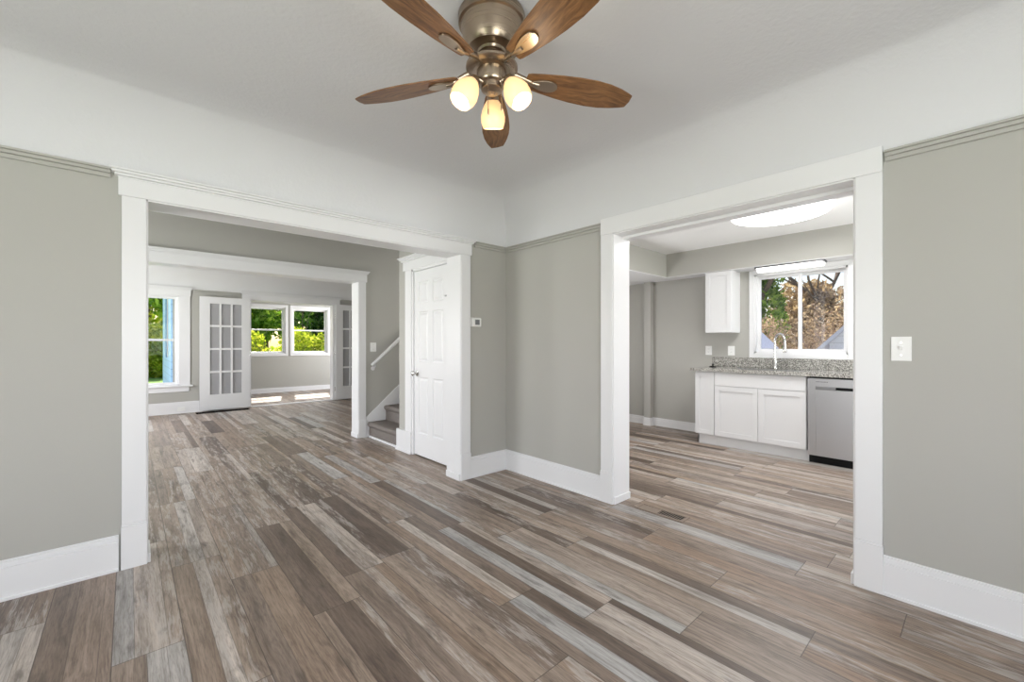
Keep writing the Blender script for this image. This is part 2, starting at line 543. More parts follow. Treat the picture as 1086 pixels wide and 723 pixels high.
# sunroom
wall('wall_sunroom_west', 'x', YE + 0.15, YF + 0.15, 0.58, 0.72, 2.62, [(10.55, 11.35, 1.00, 2.15)], 'wall')
wall('wall_sunroom_east', 'x', YE + 0.15, YF + 0.15, 5.60, 5.75, 2.62, [(10.15, 11.75, 0.80, 2.15)])
wall('wall_sunroom_north', 'y', 0.72, 5.60, YF, YF + 0.15, 2.62, [(2.10, 3.00, 0.99, 2.18), (3.17, 4.06, 0.99, 2.18)])
bm = NB(); box(bm, 0.58, 5.75, YE + 0.15, YF + 0.15, 2.56, 2.62); struct('ceiling_sunroom', bm, 'white_wall')
bm = NB(); box(bm, 0.555, 0.579, YE + 0.16, 10.52, -0.7, 2.7); box(bm, 0.555, 0.579, 11.38, YF + 0.18, -0.7, 2.7)
box(bm, 0.555, 0.579, 10.52, 11.38, -0.7, 0.97); box(bm, 0.555, 0.579, 10.52, 11.38, 2.18, 2.7)
struct('wall_sunroom_siding', bm, 'blue')

# kitchen
wall('wall_kitchen_north', 'y', XB + TH, XK + 0.2, 4.35, 4.50, 2.72, [(3.45, 4.45, 0.0, 2.10)])
wall('wall_kitchen_window', 'x', -1.35, 4.35, XK, XK + 0.2, 2.72, [(1.00, 1.96, 1.12, 2.12)])
wall('wall_kitchen_south', 'y', XB + TH, XK + 0.2, -1.35, -1.20, 2.72, [(3.85, 5.65, 0.75, 2.10)])
bm = NB(); box(bm, XB + TH, XK, -1.20, 4.35, 2.505, 2.60); struct('ceiling_kitchen', bm, 'kitchen_ceiling')
bm = NB(); box(bm, 5.65, XK, -1.20, 4.35, 2.185, 2.505); box(bm, XB + TH, 5.65, 3.00, 4.35, 2.185, 2.505)
struct('trim_soffit', bm, 'wall')
bm = NB(); box(bm, 5.655, XK, -1.20, 4.35, 2.177, 2.185); box(bm, XB + TH, 5.655, 3.005, 4.35, 2.177, 2.185)
struct('trim_soffit_underside', bm, 'white_wall')
bm = NB(); box(bm, 5.86, XK, 3.37, 3.475, 0.0, 2.177); struct('trim_pilaster', bm, 'wall')


# ------------------------------------------------------------------ trim
def baseboard(name, runs, h=0.193, t=0.02, shoe=True):
    """runs: (ax, u0, u1, face, sign) with the board standing out of the face along sign"""
    bm = NB()
    for ax, u0, u1, f, s in runs:
        ab(bm, ax, u0, u1, f, f + s * t, 0, h - 0.035)
        ab(bm, ax, u0, u1, f, f + s * (t - 0.006), h - 0.035, h - 0.008)
        ab(bm, ax, u0, u1, f, f + s * (t - 0.012), h - 0.008, h)
        if shoe:
            ab(bm, ax, u0, u1, f, f + s * (t + 0.008), 0, 0.016)
    return struct(name, bm, 'trim', 0.002)


baseboard('baseboard_left', [('y', XW, -0.043, YA, -1), ('y', 2.333, XB, YA, -1)])
baseboard('baseboard_right', [('x', 2.022, YA, XB, -1), ('x', YS, 0.331, XB, -1)])
baseboard('baseboard_west', [('x', YS, YA, XW, 1)])
baseboard('baseboard_south', [('y', XW, XB, YS, 1)])
baseboard('baseboard_kitchen', [('x', 2.44, 3.37, XK, -1), ('x', 3.36, 3.485, 5.86, -1), ('y', 5.85, XK, 3.37, -1), ('x', 3.475, 4.35, XK, -1)], 0.12, 0.016)
baseboard('baseboard_parlour', [('y', -1.60, 1.63, YE, -1), ('y', 3.47, 4.60, YE, -1)], 0.205)
baseboard('baseboard_sunroom', [('y', 0.72, 5.60, YF, -1)], 0.12, 0.016)


def rail(name, runs, z1=RZ, mat='wall'):
    bm = NB()
    for ax, u0, u1, f, s in runs:
        ab(bm, ax, u0, u1, f, f + s * 0.012, z1 - 0.052, z1 - 0.030)
        ab(bm, ax, u0, u1, f, f + s * 0.022, z1 - 0.030, z1 - 0.012)
        ab(bm, ax, u0, u1, f, f + s * 0.030, z1 - 0.012, z1)
    return struct(name, bm, mat, 0.003)


rail('trim_rail_left', [('y', XW, -0.075, YA, -1), ('y', 2.392, XB, YA, -1)])
rail('trim_rail_right', [('x', 2.024, YA, XB, -1), ('x', YS, 0.325, XB, -1)])
rail('trim_rail_west', [('x', YS, YA, XW, 1)])
rail('trim_rail_south', [('y', XW, XB, YS, 1)])


def crown_profile(bm, ax, u0, u1, f, s, z0, z1, over):
    """stepped crown growing outwards and sideways"""
    steps = ((0.0, 0.22, 0.012), (0.22, 0.5, 0.4), (0.5, 0.78, 0.72), (0.78, 1.0, 1.0))
    for a, b, k in steps:
        o = over * k
        ab(bm, ax, u0 - o, u1 + o, f, f + s * (0.026 + o), z0 + (z1 - z0) * a, z0 + (z1 - z0) * b)


def opening_trim(name, ax, ui0, ui1, wid, f, s, back, zh, z_f, z_c, over=0.036, plinth=0.245, crown=True):
    """cased opening: casings, plinth blocks, header with crown, and the lining of the reveal"""
    bm = NB(); t = 0.022
    for a, b in ((ui0 - wid, ui0), (ui1, ui1 + wid)):
        ab(bm, ax, a, b, f, f + s * t, plinth, zh)
        ab(bm, ax, a - 0.003, b + 0.003, f, f + s * (t + 0.006), 0, plinth - 0.012)
        ab(bm, ax, a - 0.001, b + 0.001, f, f + s * (t + 0.003), plinth - 0.012, plinth)
    e = 0.014 if crown else 0.0
    ab(bm, ax, ui0 - wid - e, ui1 + wid + e, f, f + s * (t + 0.004), zh, z_f)
    if crown:
        crown_profile(bm, ax, ui0 - wid - e, ui1 + wid + e, f, s, z_f, z_c, over)
    # lining
    lo, hi = f + s * (t - 0.008), back - s * (t - 0.008)
    ab(bm, ax, ui0 - 0.02, ui0 + 0.008, lo, hi, 0, zh + 0.01)
    ab(bm, ax, ui1 - 0.008, ui1 + 0.02, lo, hi, 0, zh + 0.01)
    ab(bm, ax, ui0 - 0.02, ui1 + 0.02, lo, hi, zh - 0.008, zh + 0.02)
    # shoe blocks on the reveal feet
    for u, d in ((ui0 + 0.008, 1), (ui1 - 0.008, -1)):
        ab(bm, ax, u, u + d * 0.010, lo, hi, 0, 0.055)
    # casing on the far side
    for a, b in ((ui0 - wid, ui0), (ui1, ui1 + wid)):
        ab(bm, ax, a, b, back, back - s * 0.02, 0, zh)
    ab(bm, ax, ui0 - wid, ui1 + wid, back, back - s * 0.02, zh, z_f)
    return struct(name, bm, 'trim', 0.0025)


opening_trim('trim_1', 'y', 0.072, 2.230, 0.104, YA, -1, YA + TH, 2.055, 2.150, 2.197)
o = opening_trim('trim_2', 'x', 0.440, 1.915, 0.108, XB, -1, XB + TH, 2.095, 2.222, 2.222, crown=False)
opening_trim('trim_3', 'y', -0.28, 2.240, 0.096, YC, -1, YC + 0.19, 2.058, 2.150, 2.200, 0.03)
bm = NB(); box(bm, XB + 0.10, XB + TH + 0.01, 0.449, 1.906, 2.066, 2.087); struct('trim_4', bm, 'trim', 0.002)

# opening to the sunroom: casing, header and pale threshold
bm = NB()
for a, b in ((1.63, 1.75), (3.35, 3.47)):
    box(bm, a, b, YE, YE - 0.02, 0, 2.10)
box(bm, 1.62, 3.48, YE, YE - 0.024, 2.10, 2.20)
crown_profile(bm, 'y', 1.62, 3.48, YE, -1, 2.20, 2.255, 0.03)
for u in (1.742, 3.330):
    box(bm, u, u + 0.028, YE - 0.015, YE + 0.165, 0, 2.11)
box(bm, 1.75, 3.35, YE - 0.015, YE + 0.165, 2.092, 2.12)
struct('trim_5', bm, 'trim', 0.002)
bm = NB(); box(bm, 1.77, 3.33, YE - 0.02, YE + 0.10, 0.0, 0.014); struct('trim_6', bm, 'trim', 0.003)
rail('trim_rail_parlour', [('y', 0.87, 1.59, YE, -1), ('y', 3.52, 4.60, YE, -1)], 2.222)

# closet wall trim: casing, header with crown, corner board and base blocks
bm = NB()
box(bm, XD, XD - 0.022, 4.300, 4.440, 0.245, 2.075)
box(bm, XD, XD - 0.030, 4.300, 4.640, 0, 0.245)
box(bm, XD, XD - 0.040, 4.296, 4.648, 0, 0.03)
box(bm, XD, XD - 0.022, 3.40, 3.555, 0, 2.075)
box(bm, XD, XD - 0.026, 3.40, 4.485, 2.075, 2.165)
crown_profile(bm, 'x', 3.43, 4.485, XD, -1, 2.165, 2.222, 0.05)
box(bm, XD - 0.012, XD + 0.11, 4.272, 4.304, 0, 2.075)
box(bm, XD - 0.012, XD + 0.11, 3.552, 3.584, 0, 2.075)
box(bm, XD - 0.012, XD + 0.11, 3.552, 4.304, 2.048, 2.078)
struct('trim_7', bm, 'trim', 0.0025)

# ------------------------------------------------------------------ doors
def raised_panel(bm, ax, u0, u1, d, s, z0, z1, depth=0.010, m=0.028):
    """sunk panel with a bevelled raised field; d = front face of the door, s = outward direction"""
    def P(u, dd, z):
        return (u, dd, z) if ax == 'y' else (dd, u, z)
    loops = []
    for ins, dep in ((0, 0), (0.010, -depth), (0.020, -depth), (m + 0.012, -0.002)):
        loops.append([bm.verts.new(P(u, d + s * dep, z)) for u, z in ((u0 + ins, z0 + ins), (u1 - ins, z0 + ins), (u1 - ins, z1 - ins), (u0 + ins, z1 - ins))])
    for a, b in zip(loops, loops[1:]):
        for k in range(4):
            bm.faces.new((a[k], a[(k + 1) % 4], b[(k + 1) % 4], b[k]))
    bm.faces.new(loops[-1])


def grid_frame(bm, ax, u0, u1, d0, d1, z0, z1, holes):
    """a slab with rectangular holes in a regular grid"""
    us = sorted({u0, u1} | {h[0] for h in holes} | {h[1] for h in holes})
    for a, b in zip(us, us[1:]):
        mid = (a + b) / 2; z = z0
        for c0, c1 in sorted((h[2], h[3]) for h in holes if h[0] < mid < h[1]):
            if c0 > z:
                ab(bm, ax, a, b, d0, d1, z, c0)
            z = c1
        if z < z1:
            ab(bm, ax, a, b, d0, d1, z, z1)


door = thing('door_1', (XD + 0.03, 3.93, 0), 'white six panel closet door beside the carpeted stairs', 'door', kind='structure')
bm = NB()
dx0, dx1 = XD + 0.004, XD + 0.039
pan = []
for a, b in ((3.680, 3.885), (3.975, 4.180)):
    for c, e in ((0.255, 0.875), (1.045, 1.595), (1.685, 1.925)):
        pan.append((a, b, c, e))
grid_frame(bm, 'x', 3.586, 4.270, dx0, dx1, 0.014, 2.045, pan)
obj('slab', bm, 'trim', door, 0.0)
for a, b, c, e in pan:
    bm = NB(); raised_panel(bm, 'x', a, b, dx0, -1, c, e); obj('panel', bm, 'trim', door)
bm = NB()
mt = Matrix.Translation((dx0, 4.205, 0.915)) @ Matrix.Rotation(-PI / 2, 4, 'Y')
lathe(bm, [(0, 0), (0.032, 0), (0.032, 0.006), (0.012, 0.010), (0.011, 0.030), (0.022, 0.038), (0.028, 0.050), (0.026, 0.062), (0.014, 0.070), (0, 0.071)], mt, 28)
o = obj('door_knob', bm, 'chrome', door, smooth=True); o['label'] = 'round satin nickel knob'
bm = NB(); box(bm, dx0 - 0.012, dx0, 3.590, 3.640, 1.72, 1.732); o = obj('hook_latch', bm, 'chrome', door, 0.001)
bm = NB(); box(bm, XD + 0.10, XD + 0.12, 3.50, 4.36, 0, 2.2); struct('trim_8', bm, 'wall')


def french_door(name, u0, u1, y0, y1, label, hinge):
    t = thing(name, ((u0 + u1) / 2, (y0 + y1) / 2, 0), label, 'door', kind='structure')
    z0, z1 = 0.027, 2.105
    w = u1 - u0
    g0, g1 = u0 + 0.153 * w / 0.795, u1 - 0.140 * w / 0.795
    cw = (g1 - g0 - 2 * 0.031) / 3
    rows = [(1.590, 1.985), (1.163, 1.553), (0.740, 1.127), (0.306, 0.704)]
    holes = []
    for i in range(3):
        a = g0 + i * (cw + 0.031)
        for c, e in rows:
            holes.append((a, a + cw, c, e))
    bm = NB(); grid_frame(bm, 'y', u0, u1, y0, y1, z0, z1, holes)
    obj('door_frame', bm, 'trim', t, 0.0)
    for a, b, c, e in holes:
        bm = NB(); ym = (y0 + y1) / 2; box(bm, a - 0.004, b + 0.004, ym - 0.002, ym + 0.002, c - 0.004, e + 0.004)
        obj('pane', bm, 'door_glass', t)
    for z in (0.25, 1.05, 1.85):
        bm = NB(); lathe(bm, [(0, -0.045), (0.008, -0.045), (0.008, 0.045), (0, 0.045)], Matrix.Translation((hinge, y1 + 0.006, z)), 12)
        obj('hinge', bm, 'chrome', t, smooth=True)
    return t


french_door('door_2', 0.945, 1.738, 9.49, 9.53, 'white fifteen inch deep glazed french door leaf folded back left of the sunroom opening', 1.742)
bpy.data.objects['door_2']['label'] = 'white glazed twelve pane french door leaf folded back beside the parlour window'
french_door('door_3', 3.362, 4.155, 9.49, 9.53, 'white glazed french door leaf folded back right of the sunroom opening', 3.358)

# ------------------------------------------------------------------ windows
def glazing(parent, ax, u0, u1, d, z0, z1, bar=0.035, depth=0.03, name='sash', glass='glass'):
    bm = NB()
    grid_frame(bm, ax, u0, u1, d, d + depth, z0, z1, [(u0 + bar, u1 - bar, z0 + bar, z1 - bar)])
    s = obj(name, bm, 'trim', parent, 0.0015)
    bm = NB(); m = d + depth / 2
    ab(bm, ax, u0 + bar - 0.004, u1 - bar + 0.004, m - 0.002, m + 0.002, z0 + bar - 0.004, z1 - bar + 0.004)
    p = obj('pane', bm, glass, s)
    return s


def window(name, ax, u0, u1, f, out, z0, z1, label, zm=None, casing=0.0, style='hung', thick=0.15):
    """u0..u1, z0..z1 = the hole; f = inner wall face; out = direction to the outside (+1/-1)"""
    c = ((u0 + u1) / 2, f, z0) if ax == 'y' else (f, (u0 + u1) / 2, z0)
    t = thing(name, c, label, 'window', kind='structure')
    j = 0.022
    bm = NB()
    for a, b, c0, c1 in ((u0, u0 + j, z0, z1), (u1 - j, u1, z0, z1), (u0, u1, z0, z0 + j), (u0, u1, z1 - j, z1)):
        ab(bm, ax, a, b, f, f + out * thick, c0, c1)
    obj('window_frame', bm, 'trim', t, 0.001)
    d = f + out * 0.055
    dep = 0.03
    if out < 0:
        d -= dep
    if style == 'hung':
        zm = zm or (z0 + z1) / 2
        glazing(t, ax, u0 + j, u1 - j, d, z0 + j, zm + 0.018, 0.036, dep)
        glazing(t, ax, u0 + j, u1 - j, d + out * dep, zm - 0.018, z1 - j, 0.036, dep)
    else:
        um = (u0 + u1) / 2
        glazing(t, ax, u0 + j, um + 0.022, d + out * dep, z0 + j, z1 - j, 0.036, dep, glass='kitchen_glass')
        glazing(t, ax, um - 0.022, u1 - j, d, z0 + j, z1 - j, 0.036, dep, glass='kitchen_glass')
    if casing:
        bm = NB()
        for a, b, c0, c1 in ((u0 - casing, u0, z0 - casing, z1 + casing), (u1, u1 + casing, z0 - casing, z1 + casing), (u0, u1, z1, z1 + casing), (u0, u1, z0 - casing, z0)):
            ab(bm, ax, a, b, f, f - out * 0.018, c0, c1)
        obj('casing', bm, 'trim', t, 0.002)
    return t


w = window('window_1', 'y', -0.22, 0.66, YE, 1, 0.50, 2.10, 'double hung window left of the french door, blue siding outside', zm=1.31)
bm = NB()
for a, b in ((-0.375, -0.215), (0.655, 0.815)):
    box(bm, a, b, YE, YE - 0.02, 0.50, 2.10)
box(bm, -0.385, 0.825, YE, YE - 0.024, 2.10, 2.20)
crown_profile(bm, 'y', -0.385, 0.825, YE, -1, 2.20, 2.255, 0.028)
obj('casing', bm, 'trim', w, 0.002)
bm = NB(); box(bm, -0.40, 0.855, YE + 0.02, YE - 0.05, 0.475, 0.502); box(bm, -0.36, 0.80, YE, YE - 0.018, 0.385, 0.475)
obj('window_sill', bm, 'trim', w, 0.003)

window('window_2', 'y', 2.10, 3.00, YF, 1, 0.99, 2.18, 'left of the two white sunroom windows looking on to the hedge', zm=1.60, casing=0.062)
window('window_3', 'y', 3.17, 4.06, YF, 1, 0.99, 2.18, 'right of the two white sunroom windows looking on to the hedge', zm=1.60, casing=0.062)
window('window_4', 'x', 1.00, 1.96, XK, 1, 1.12, 2.12, 'white sliding kitchen window above the sink', casing=0.055, style='slide', thick=0.2)
window('window_5', 'x', 10.55, 11.35, 0.72, -1, 1.00, 2.15, 'sunroom side window set in the blue siding', thick=0.14)
# unseen windows and a glazed door, added as places for the fill lights
window('added_window_6', 'x', -0.40, 2.00, XW, -1, 0.75, 2.10, 'added unseen window for the west fill light behind the viewer', casing=0.1)
window('added_window_7', 'y', -0.80, 1.60, YS, -1, 0.75, 2.10, 'added unseen window for the south fill light behind the viewer', casing=0.1)
window('added_window_8', 'x', 3.70, 5.10, -1.60, -1, 0.75, 2.10, 'added unseen side window for the stair hall fill light', casing=0.1)
window('added_window_9', 'x', 6.30, 8.90, -1.60, -1, 0.75, 2.10, 'added unseen wide side window for the parlour fill light', casing=0.1)
window('added_window_11', 'x', 10.15, 11.75, 5.60, 1, 0.80, 2.15, 'added unseen end window for the sunroom fill light', casing=0.06)
window('added_window_12', 'y', 3.45, 4.45, 4.35, 1, 0.0, 2.10, 'added unseen glazed back door for the kitchen fill light', casing=0.08)
window('added_window_10', 'y', 3.85, 5.65, -1.20, -1, 0.75, 2.10, 'added unseen end window for the kitchen fill light', casing=0.1)

# ------------------------------------------------------------------ stairs
st = thing('staircase', (2.9, 5.08, 0), 'carpeted staircase rising to the right beside the white closet door', 'stairs', kind='structure')
RISE, RUN = 0.200, 0.235
for k in range(6):
    x0 = 2.375 + k * RUN; zt = (k + 1) * RISE; zb = k * RISE + (0.022 if k == 0 else 0.0)
    r = 0.026
    nose = [(x0 - 0.022 + r - r * math.cos(t), zt - r + r * math.sin(t)) for t in [i * PI / 2 / 6 for i in range(7)]]
    under = [(x0 - 0.022, zt - r - 0.012), (x0 - 0.012, zt - r - 0.028), (x0 + 0.004, zt - r - 0.045)]
    poly = [(x0 + 0.004, zb)] + under[::-1] + nose + [(x0 + RUN + 0.02, zt), (x0 + RUN + 0.02, zb)]
    bm = NB(); prism(bm, poly, 'y', 4.632, YC - 0.022); obj('carpeted_step', bm, 'carpet', st, smooth=True)
bm = NB(); box(bm, 2.362, 2.378, 4.640, YC - 0.002, 0, 0.024); obj('kick_strip', bm, 'trim', st, 0.002)
sk = NB()
prism(sk, [(2.345, 0.0), (2.345, 0.265), (2.345 + 1.45, 0.265 + 1.45 * RISE / RUN), (3.795, 0.0)], 'y', YC - 0.020, YC - 0.002)
obj('skirt_board', sk, 'trim', st, 0.002)

hr = thing('handrail', (2.6, YC, 1.0), 'white wall mounted handrail rising above the carpeted stairs', 'handrail')
bm = NB(); yh = YC - 0.075
p0 = Vector((2.395, yh, 0.955)); dv = Vector((1, 0, 0.90)).normalized()
tube(bm, [p0, p0 + dv * 0.02, p0 + dv * 1.6], 0.023, 16); obj('rail', bm, 'trim', hr, smooth=True)
for s in (0.06, 0.75, 1.4):
    q = p0 + dv * s
    bm = NB(); tube(bm, [q + Vector((0, 0, -0.015)), q + Vector((0, 0.01, -0.06)), q + Vector((0, 0.04, -0.085)), Vector((q.x, YC, q.z - 0.085))], 0.008, 10)
    lathe(bm, [(0, 0), (0.028, 0), (0.024, 0.008), (0, 0.010)], Matrix.Translation((q.x, YC, q.z - 0.085)) @ Matrix.Rotation(PI / 2, 4, 'X'), 20)
    obj('bracket', bm, 'trim', hr, smooth=True)

# ------------------------------------------------------------------ kitchen units
def shaker(name, parent, y0, y1, z0, z1, xf, fr=0.058, th=0.02):
    """shaker door facing -x"""
    bm = NB()
    grid_frame(bm, 'x', y0, y1, xf, xf + th, z0, z1, [(y0 + fr, y1 - fr, z0 + fr, z1 - fr)])
    d = obj(name, bm, 'cabinet', parent, 0.0012)
    bm = NB(); box(bm, xf + 0.009, xf + th, y0 + fr - 0.003, y1 - fr + 0.003, z0 + fr - 0.003, z1 - fr + 0.003)
    obj('door_panel', bm, 'cabinet', d)
    return d


XF = 5.29
sc = thing('sink_base_cabinet', (5.6, 1.71, 0), 'white shaker sink base cabinet with two doors under the kitchen window', 'cabinet')
bm = NB(); box(bm, XF + 0.021, 5.945, 1.240, 2.189, 0.125, 0.66); box(bm, XF + 0.021, XF + 0.07, 1.240, 2.189, 0.66, 0.900)
box(bm, XF + 0.07, 5.945, 1.240, 1.262, 0.66, 0.900); box(bm, XF + 0.07, 5.945, 2.170, 2.189, 0.66, 0.900)
obj('body', bm, 'cabinet', sc)
bm = NB(); box(bm, XF, XF + 0.02, 1.244, 2.185, 0.738, 0.893); obj('drawer_front', bm, 'cabinet', sc, 0.0015)
shaker('door', sc, 1.244, 1.704, 0.126, 0.731, XF)
shaker('door', sc, 1.709, 2.185, 0.126, 0.731, XF)
bm = NB(); box(bm, XF + 0.055, XF + 0.075, 1.228, 2.189, 0, 0.125); obj('toe_kick', bm, 'cabinet', sc, 0.001)
nc = thing('end_base_cabinet', (5.6, 2.31, 0), 'narrow white shaker base cabinet at the left end of the counter', 'cabinet')
bm = NB(); box(bm, XF + 0.021, 5.945, 2.190, 2.424, 0.125, 0.900); obj('body', bm, 'cabinet', nc, 0.001)
shaker('door', nc, 2.192, 2.422, 0.126, 0.893, XF, 0.052)
bm = NB(); box(bm, XF + 0.055, XF + 0.075, 2.190, 2.410, 0, 0.125); box(bm, XF + 0.055, 5.945, 2.395, 2.410, 0, 0.125); obj('toe_kick', bm, 'cabinet', nc, 0.001)

ct = thing('countertop', (5.6, 1.55, 0.90), 'speckled grey granite countertop with low backsplash under the kitchen window', 'countertop')
bm = NB(); SY0, SY1, SX0, SX1 = 1.33, 2.06, 5.43, 5.80
box(bm, 5.26, SX0, 0.615, 2.478, 0.902, 0.940); box(bm, SX1, 5.948, 0.615, 2.478, 0.902, 0.940)
box(bm, SX0, SX1, 0.615, SY0, 0.902, 0.940); box(bm, SX0, SX1, SY1, 2.478, 0.902, 0.940)
obj('worktop', bm, 'granite', ct, 0.0)
bm = NB(); box(bm, 5.925, 5.948, 0.615, 2.478, 0.9405, 1.062); obj('backsplash', bm, 'granite', ct, 0.002)

sk = thing('kitchen_sink', (5.6, 1.70, 0.70), 'stainless undermount sink set into the granite countertop', 'sink')
bm = NB(); zb = 0.70
grid_frame(bm, 'x', SY0 + 0.003, SY1 - 0.003, 0, 0, 0, 0, [])
bm.free(); bm = NB()
for a in ((SX0 + .001, SX0 + .006, SY0 + .001, SY1 - .001), (SX1 - .006, SX1 - .001, SY0 + .001, SY1 - .001), (SX0 + .001, SX1 - .001, SY0 + .001, SY0 + .006), (SX0 + .001, SX1 - .001, SY1 - .006, SY1 - .001)):
    box(bm, a[0], a[1], a[2], a[3], zb, 0.930)
box(bm, SX0 + .001, SX1 - .001, SY0 + .001, SY1 - .001, zb - 0.006, zb)
obj('basin', bm, 'steel', sk)
bm = NB(); lathe(bm, [(0, zb + .001), (0.03, zb + .001), (0.045, zb + .005), (0.045, zb)], Matrix.Translation((5.615, 1.695, 0)), 24); obj('drain', bm, 'chrome', sk, smooth=True)

fc = thing('kitchen_faucet', (5.845, 1.70, 0.94), 'tall gooseneck pull down faucet in front of the kitchen window', 'faucet')
bm = NB(); fx, fy = 5.862, 1.70
lathe(bm, [(0, 0.9408), (0.028, 0.9408), (0.028, 0.948), (0.022, 0.956), (0.020, 1.04), (0.018, 1.06), (0.0, 1.06)], Matrix.Translation((fx, fy, 0)), 28); obj('base', bm, 'chrome', fc, smooth=True)
bm = NB(); dr = Vector((-0.62, -0.78, 0)).normalized(); R_ = 0.085
pts = [Vector((fx, fy, 1.055)), Vector((fx, fy, 1.15)), Vector((fx, fy, 1.275))]
for i in range(1, 13):
    t = PI * i / 12
    pts.append(Vector((fx, fy, 1.275)) + dr * (R_ - R_ * math.cos(t)) + Vector((0, 0, R_ * math.sin(t))))
pts.append(pts[-1] + Vector((0, 0, -0.03)))
tube(bm, pts, 0.0125, 16); obj('spout', bm, 'chrome', fc, smooth=True)
e = pts[-1]
bm = NB(); lathe(bm, [(0, 0.005), (0.014, 0.005), (0.0155, -0.02), (0.019, -0.06), (0.021, -0.10), (0.019, -0.106), (0, -0.106)], Matrix.Translation(e), 24); obj('spray_head', bm, 'chrome', fc, smooth=True)
bm = NB(); tube(bm, [(fx, fy - 0.015, 1.02), (fx - 0.004, fy - 0.045, 1.022), (fx - 0.010, fy - 0.075, 1.035), (fx - 0.016, fy - 0.11, 1.05)], [0.012, 0.012, 0.008, 0.006], 12); obj('handle', bm, 'chrome', fc, smooth=True)

sp = thing('sink_stopper', (5.66, 2.36, 0.94), 'small black rubber sink stopper lying on the counter beside the backsplash', 'stopper')
bm = NB(); lathe(bm, [(0, 0.9405), (0.040, 0.9405), (0.044, 0.946), (0.036, 0.953), (0.012, 0.955), (0, 0.955)], Matrix.Translation((5.66, 2.36, 0)), 24); obj('disc', bm, 'black', sp, smooth=True)
bm = NB(); lathe(bm, [(0, 0.953), (0.010, 0.953), (0.008, 0.968), (0.016, 0.974), (0.014, 0.982), (0, 0.984)], Matrix.Translation((5.66, 2.36, 0)), 18); obj('knob', bm, 'black', sp, smooth=True)

dw = thing('dishwasher', (5.6, 0.92, 0), 'stainless steel dishwasher with pocket handle right of the sink cabinet', 'dishwasher')
bm = NB(); box(bm, XF + 0.03, 5.93, 0.628, 1.222, 0.085, 0.896); obj('body', bm, 'black', dw)
bm = NB()
grid_frame(bm, 'x', 0.624, 1.226, XF - 0.012, XF + 0.028, 0.085, 0.884, [(0.66, 1.155, 0.770, 0.801)])
obj('door', bm, 'steel', dw, 0.002)
bm = NB(); box(bm, XF + 0.010, XF + 0.026, 0.662, 1.153, 0.774, 0.799); hp = obj('handle_pocket', bm, 'dark_steel', dw)
bm = NB(); box(bm, XF - 0.016, XF - 0.006, 0.990, 1.160, 0.767, 0.804); obj('handle_lip', bm, 'lip_steel', dw, 0.002)
bm = NB(); box(bm, XF - 0.0145, XF - 0.004, 0.665, 0.984, 0.774, 0.798); obj('control_window', bm, 'black', dw, 0.001)
bm = NB()
for k in range(9):
    y = 1.155 - k * 0.0115
    box(bm, XF - 0.0128, XF - 0.0115, y - 0.0085, y, 0.846, 0.852)
o = obj('badge', bm, 'dark_steel', dw); o['label'] = 'small dark lettering strip'
bm = NB(); box(bm, XF + 0.04, XF + 0.06, 0.624, 1.226, 0, 0.085); o = obj('toe_panel', bm, 'black', dw, 0.001); o['label'] = 'black toe panel'

uc = thing('wall_cabinet', (5.8, 2.30, 1.39), 'white shaker wall cabinet hung left of the kitchen window', 'cabinet')
XU = 5.655
bm = NB(); box(bm, XU + 0.021, 5.948, 2.128, 2.455, 1.386, 2.176); obj('body', bm, 'cabinet', uc, 0.001)
shaker('door', uc, 2.130, 2.453, 1.388, 2.172, XU, 0.056)

fl_ = thing('flush_ceiling_light', (4.53, 1.28, 2.505), 'large round white flush ceiling light glowing in the kitchen', 'ceiling light')
bm = NB(); mt = Matrix.Translation((4.53, 1.28, 0))
lathe(bm, [(0, 2.504), (0.43, 2.504), (0.43, 2.492), (0.405, 2.488), (0, 2.488)], mt, 64); obj('rim', bm, 'trim', fl_, smooth=True)
bm = NB(); lathe(bm, [(0.412, 2.487), (0.410, 2.470), (0.395, 2.452), (0.35, 2.440), (0.25, 2.432), (0.12, 2.428), (0, 2.427)], mt, 64); obj('diffuser', bm, 'led', fl_, smooth=True)
d = bpy.data.lights.new('kitchen_light', 'AREA'); d.shape = 'DISK'; d.size = 0.76; d.energy = 22
lo = bpy.data.objects.new('kitchen_light', d); COL.objects.link(lo); lo.location = (4.53, 1.28, 2.415)

bl = thing('light_bar', (5.75, 1.52, 2.17), 'white wraparound light bar under the soffit above the kitchen window', 'light')
bm = NB(); box(bm, 5.68, 5.83, 1.17, 1.87, 2.158, 2.176); obj('base', bm, 'dark_steel', bl, 0.002)
bm = NB()
prof = [(5.755 + 0.082 * math.cos(t), 2.160 + 0.048 * math.sin(t)) for t in [PI + i * PI / 14 for i in range(15)]]
prism(bm, prof, 'y', 1.19, 1.85); obj('diffuser', bm, 'bar', bl, smooth=True)


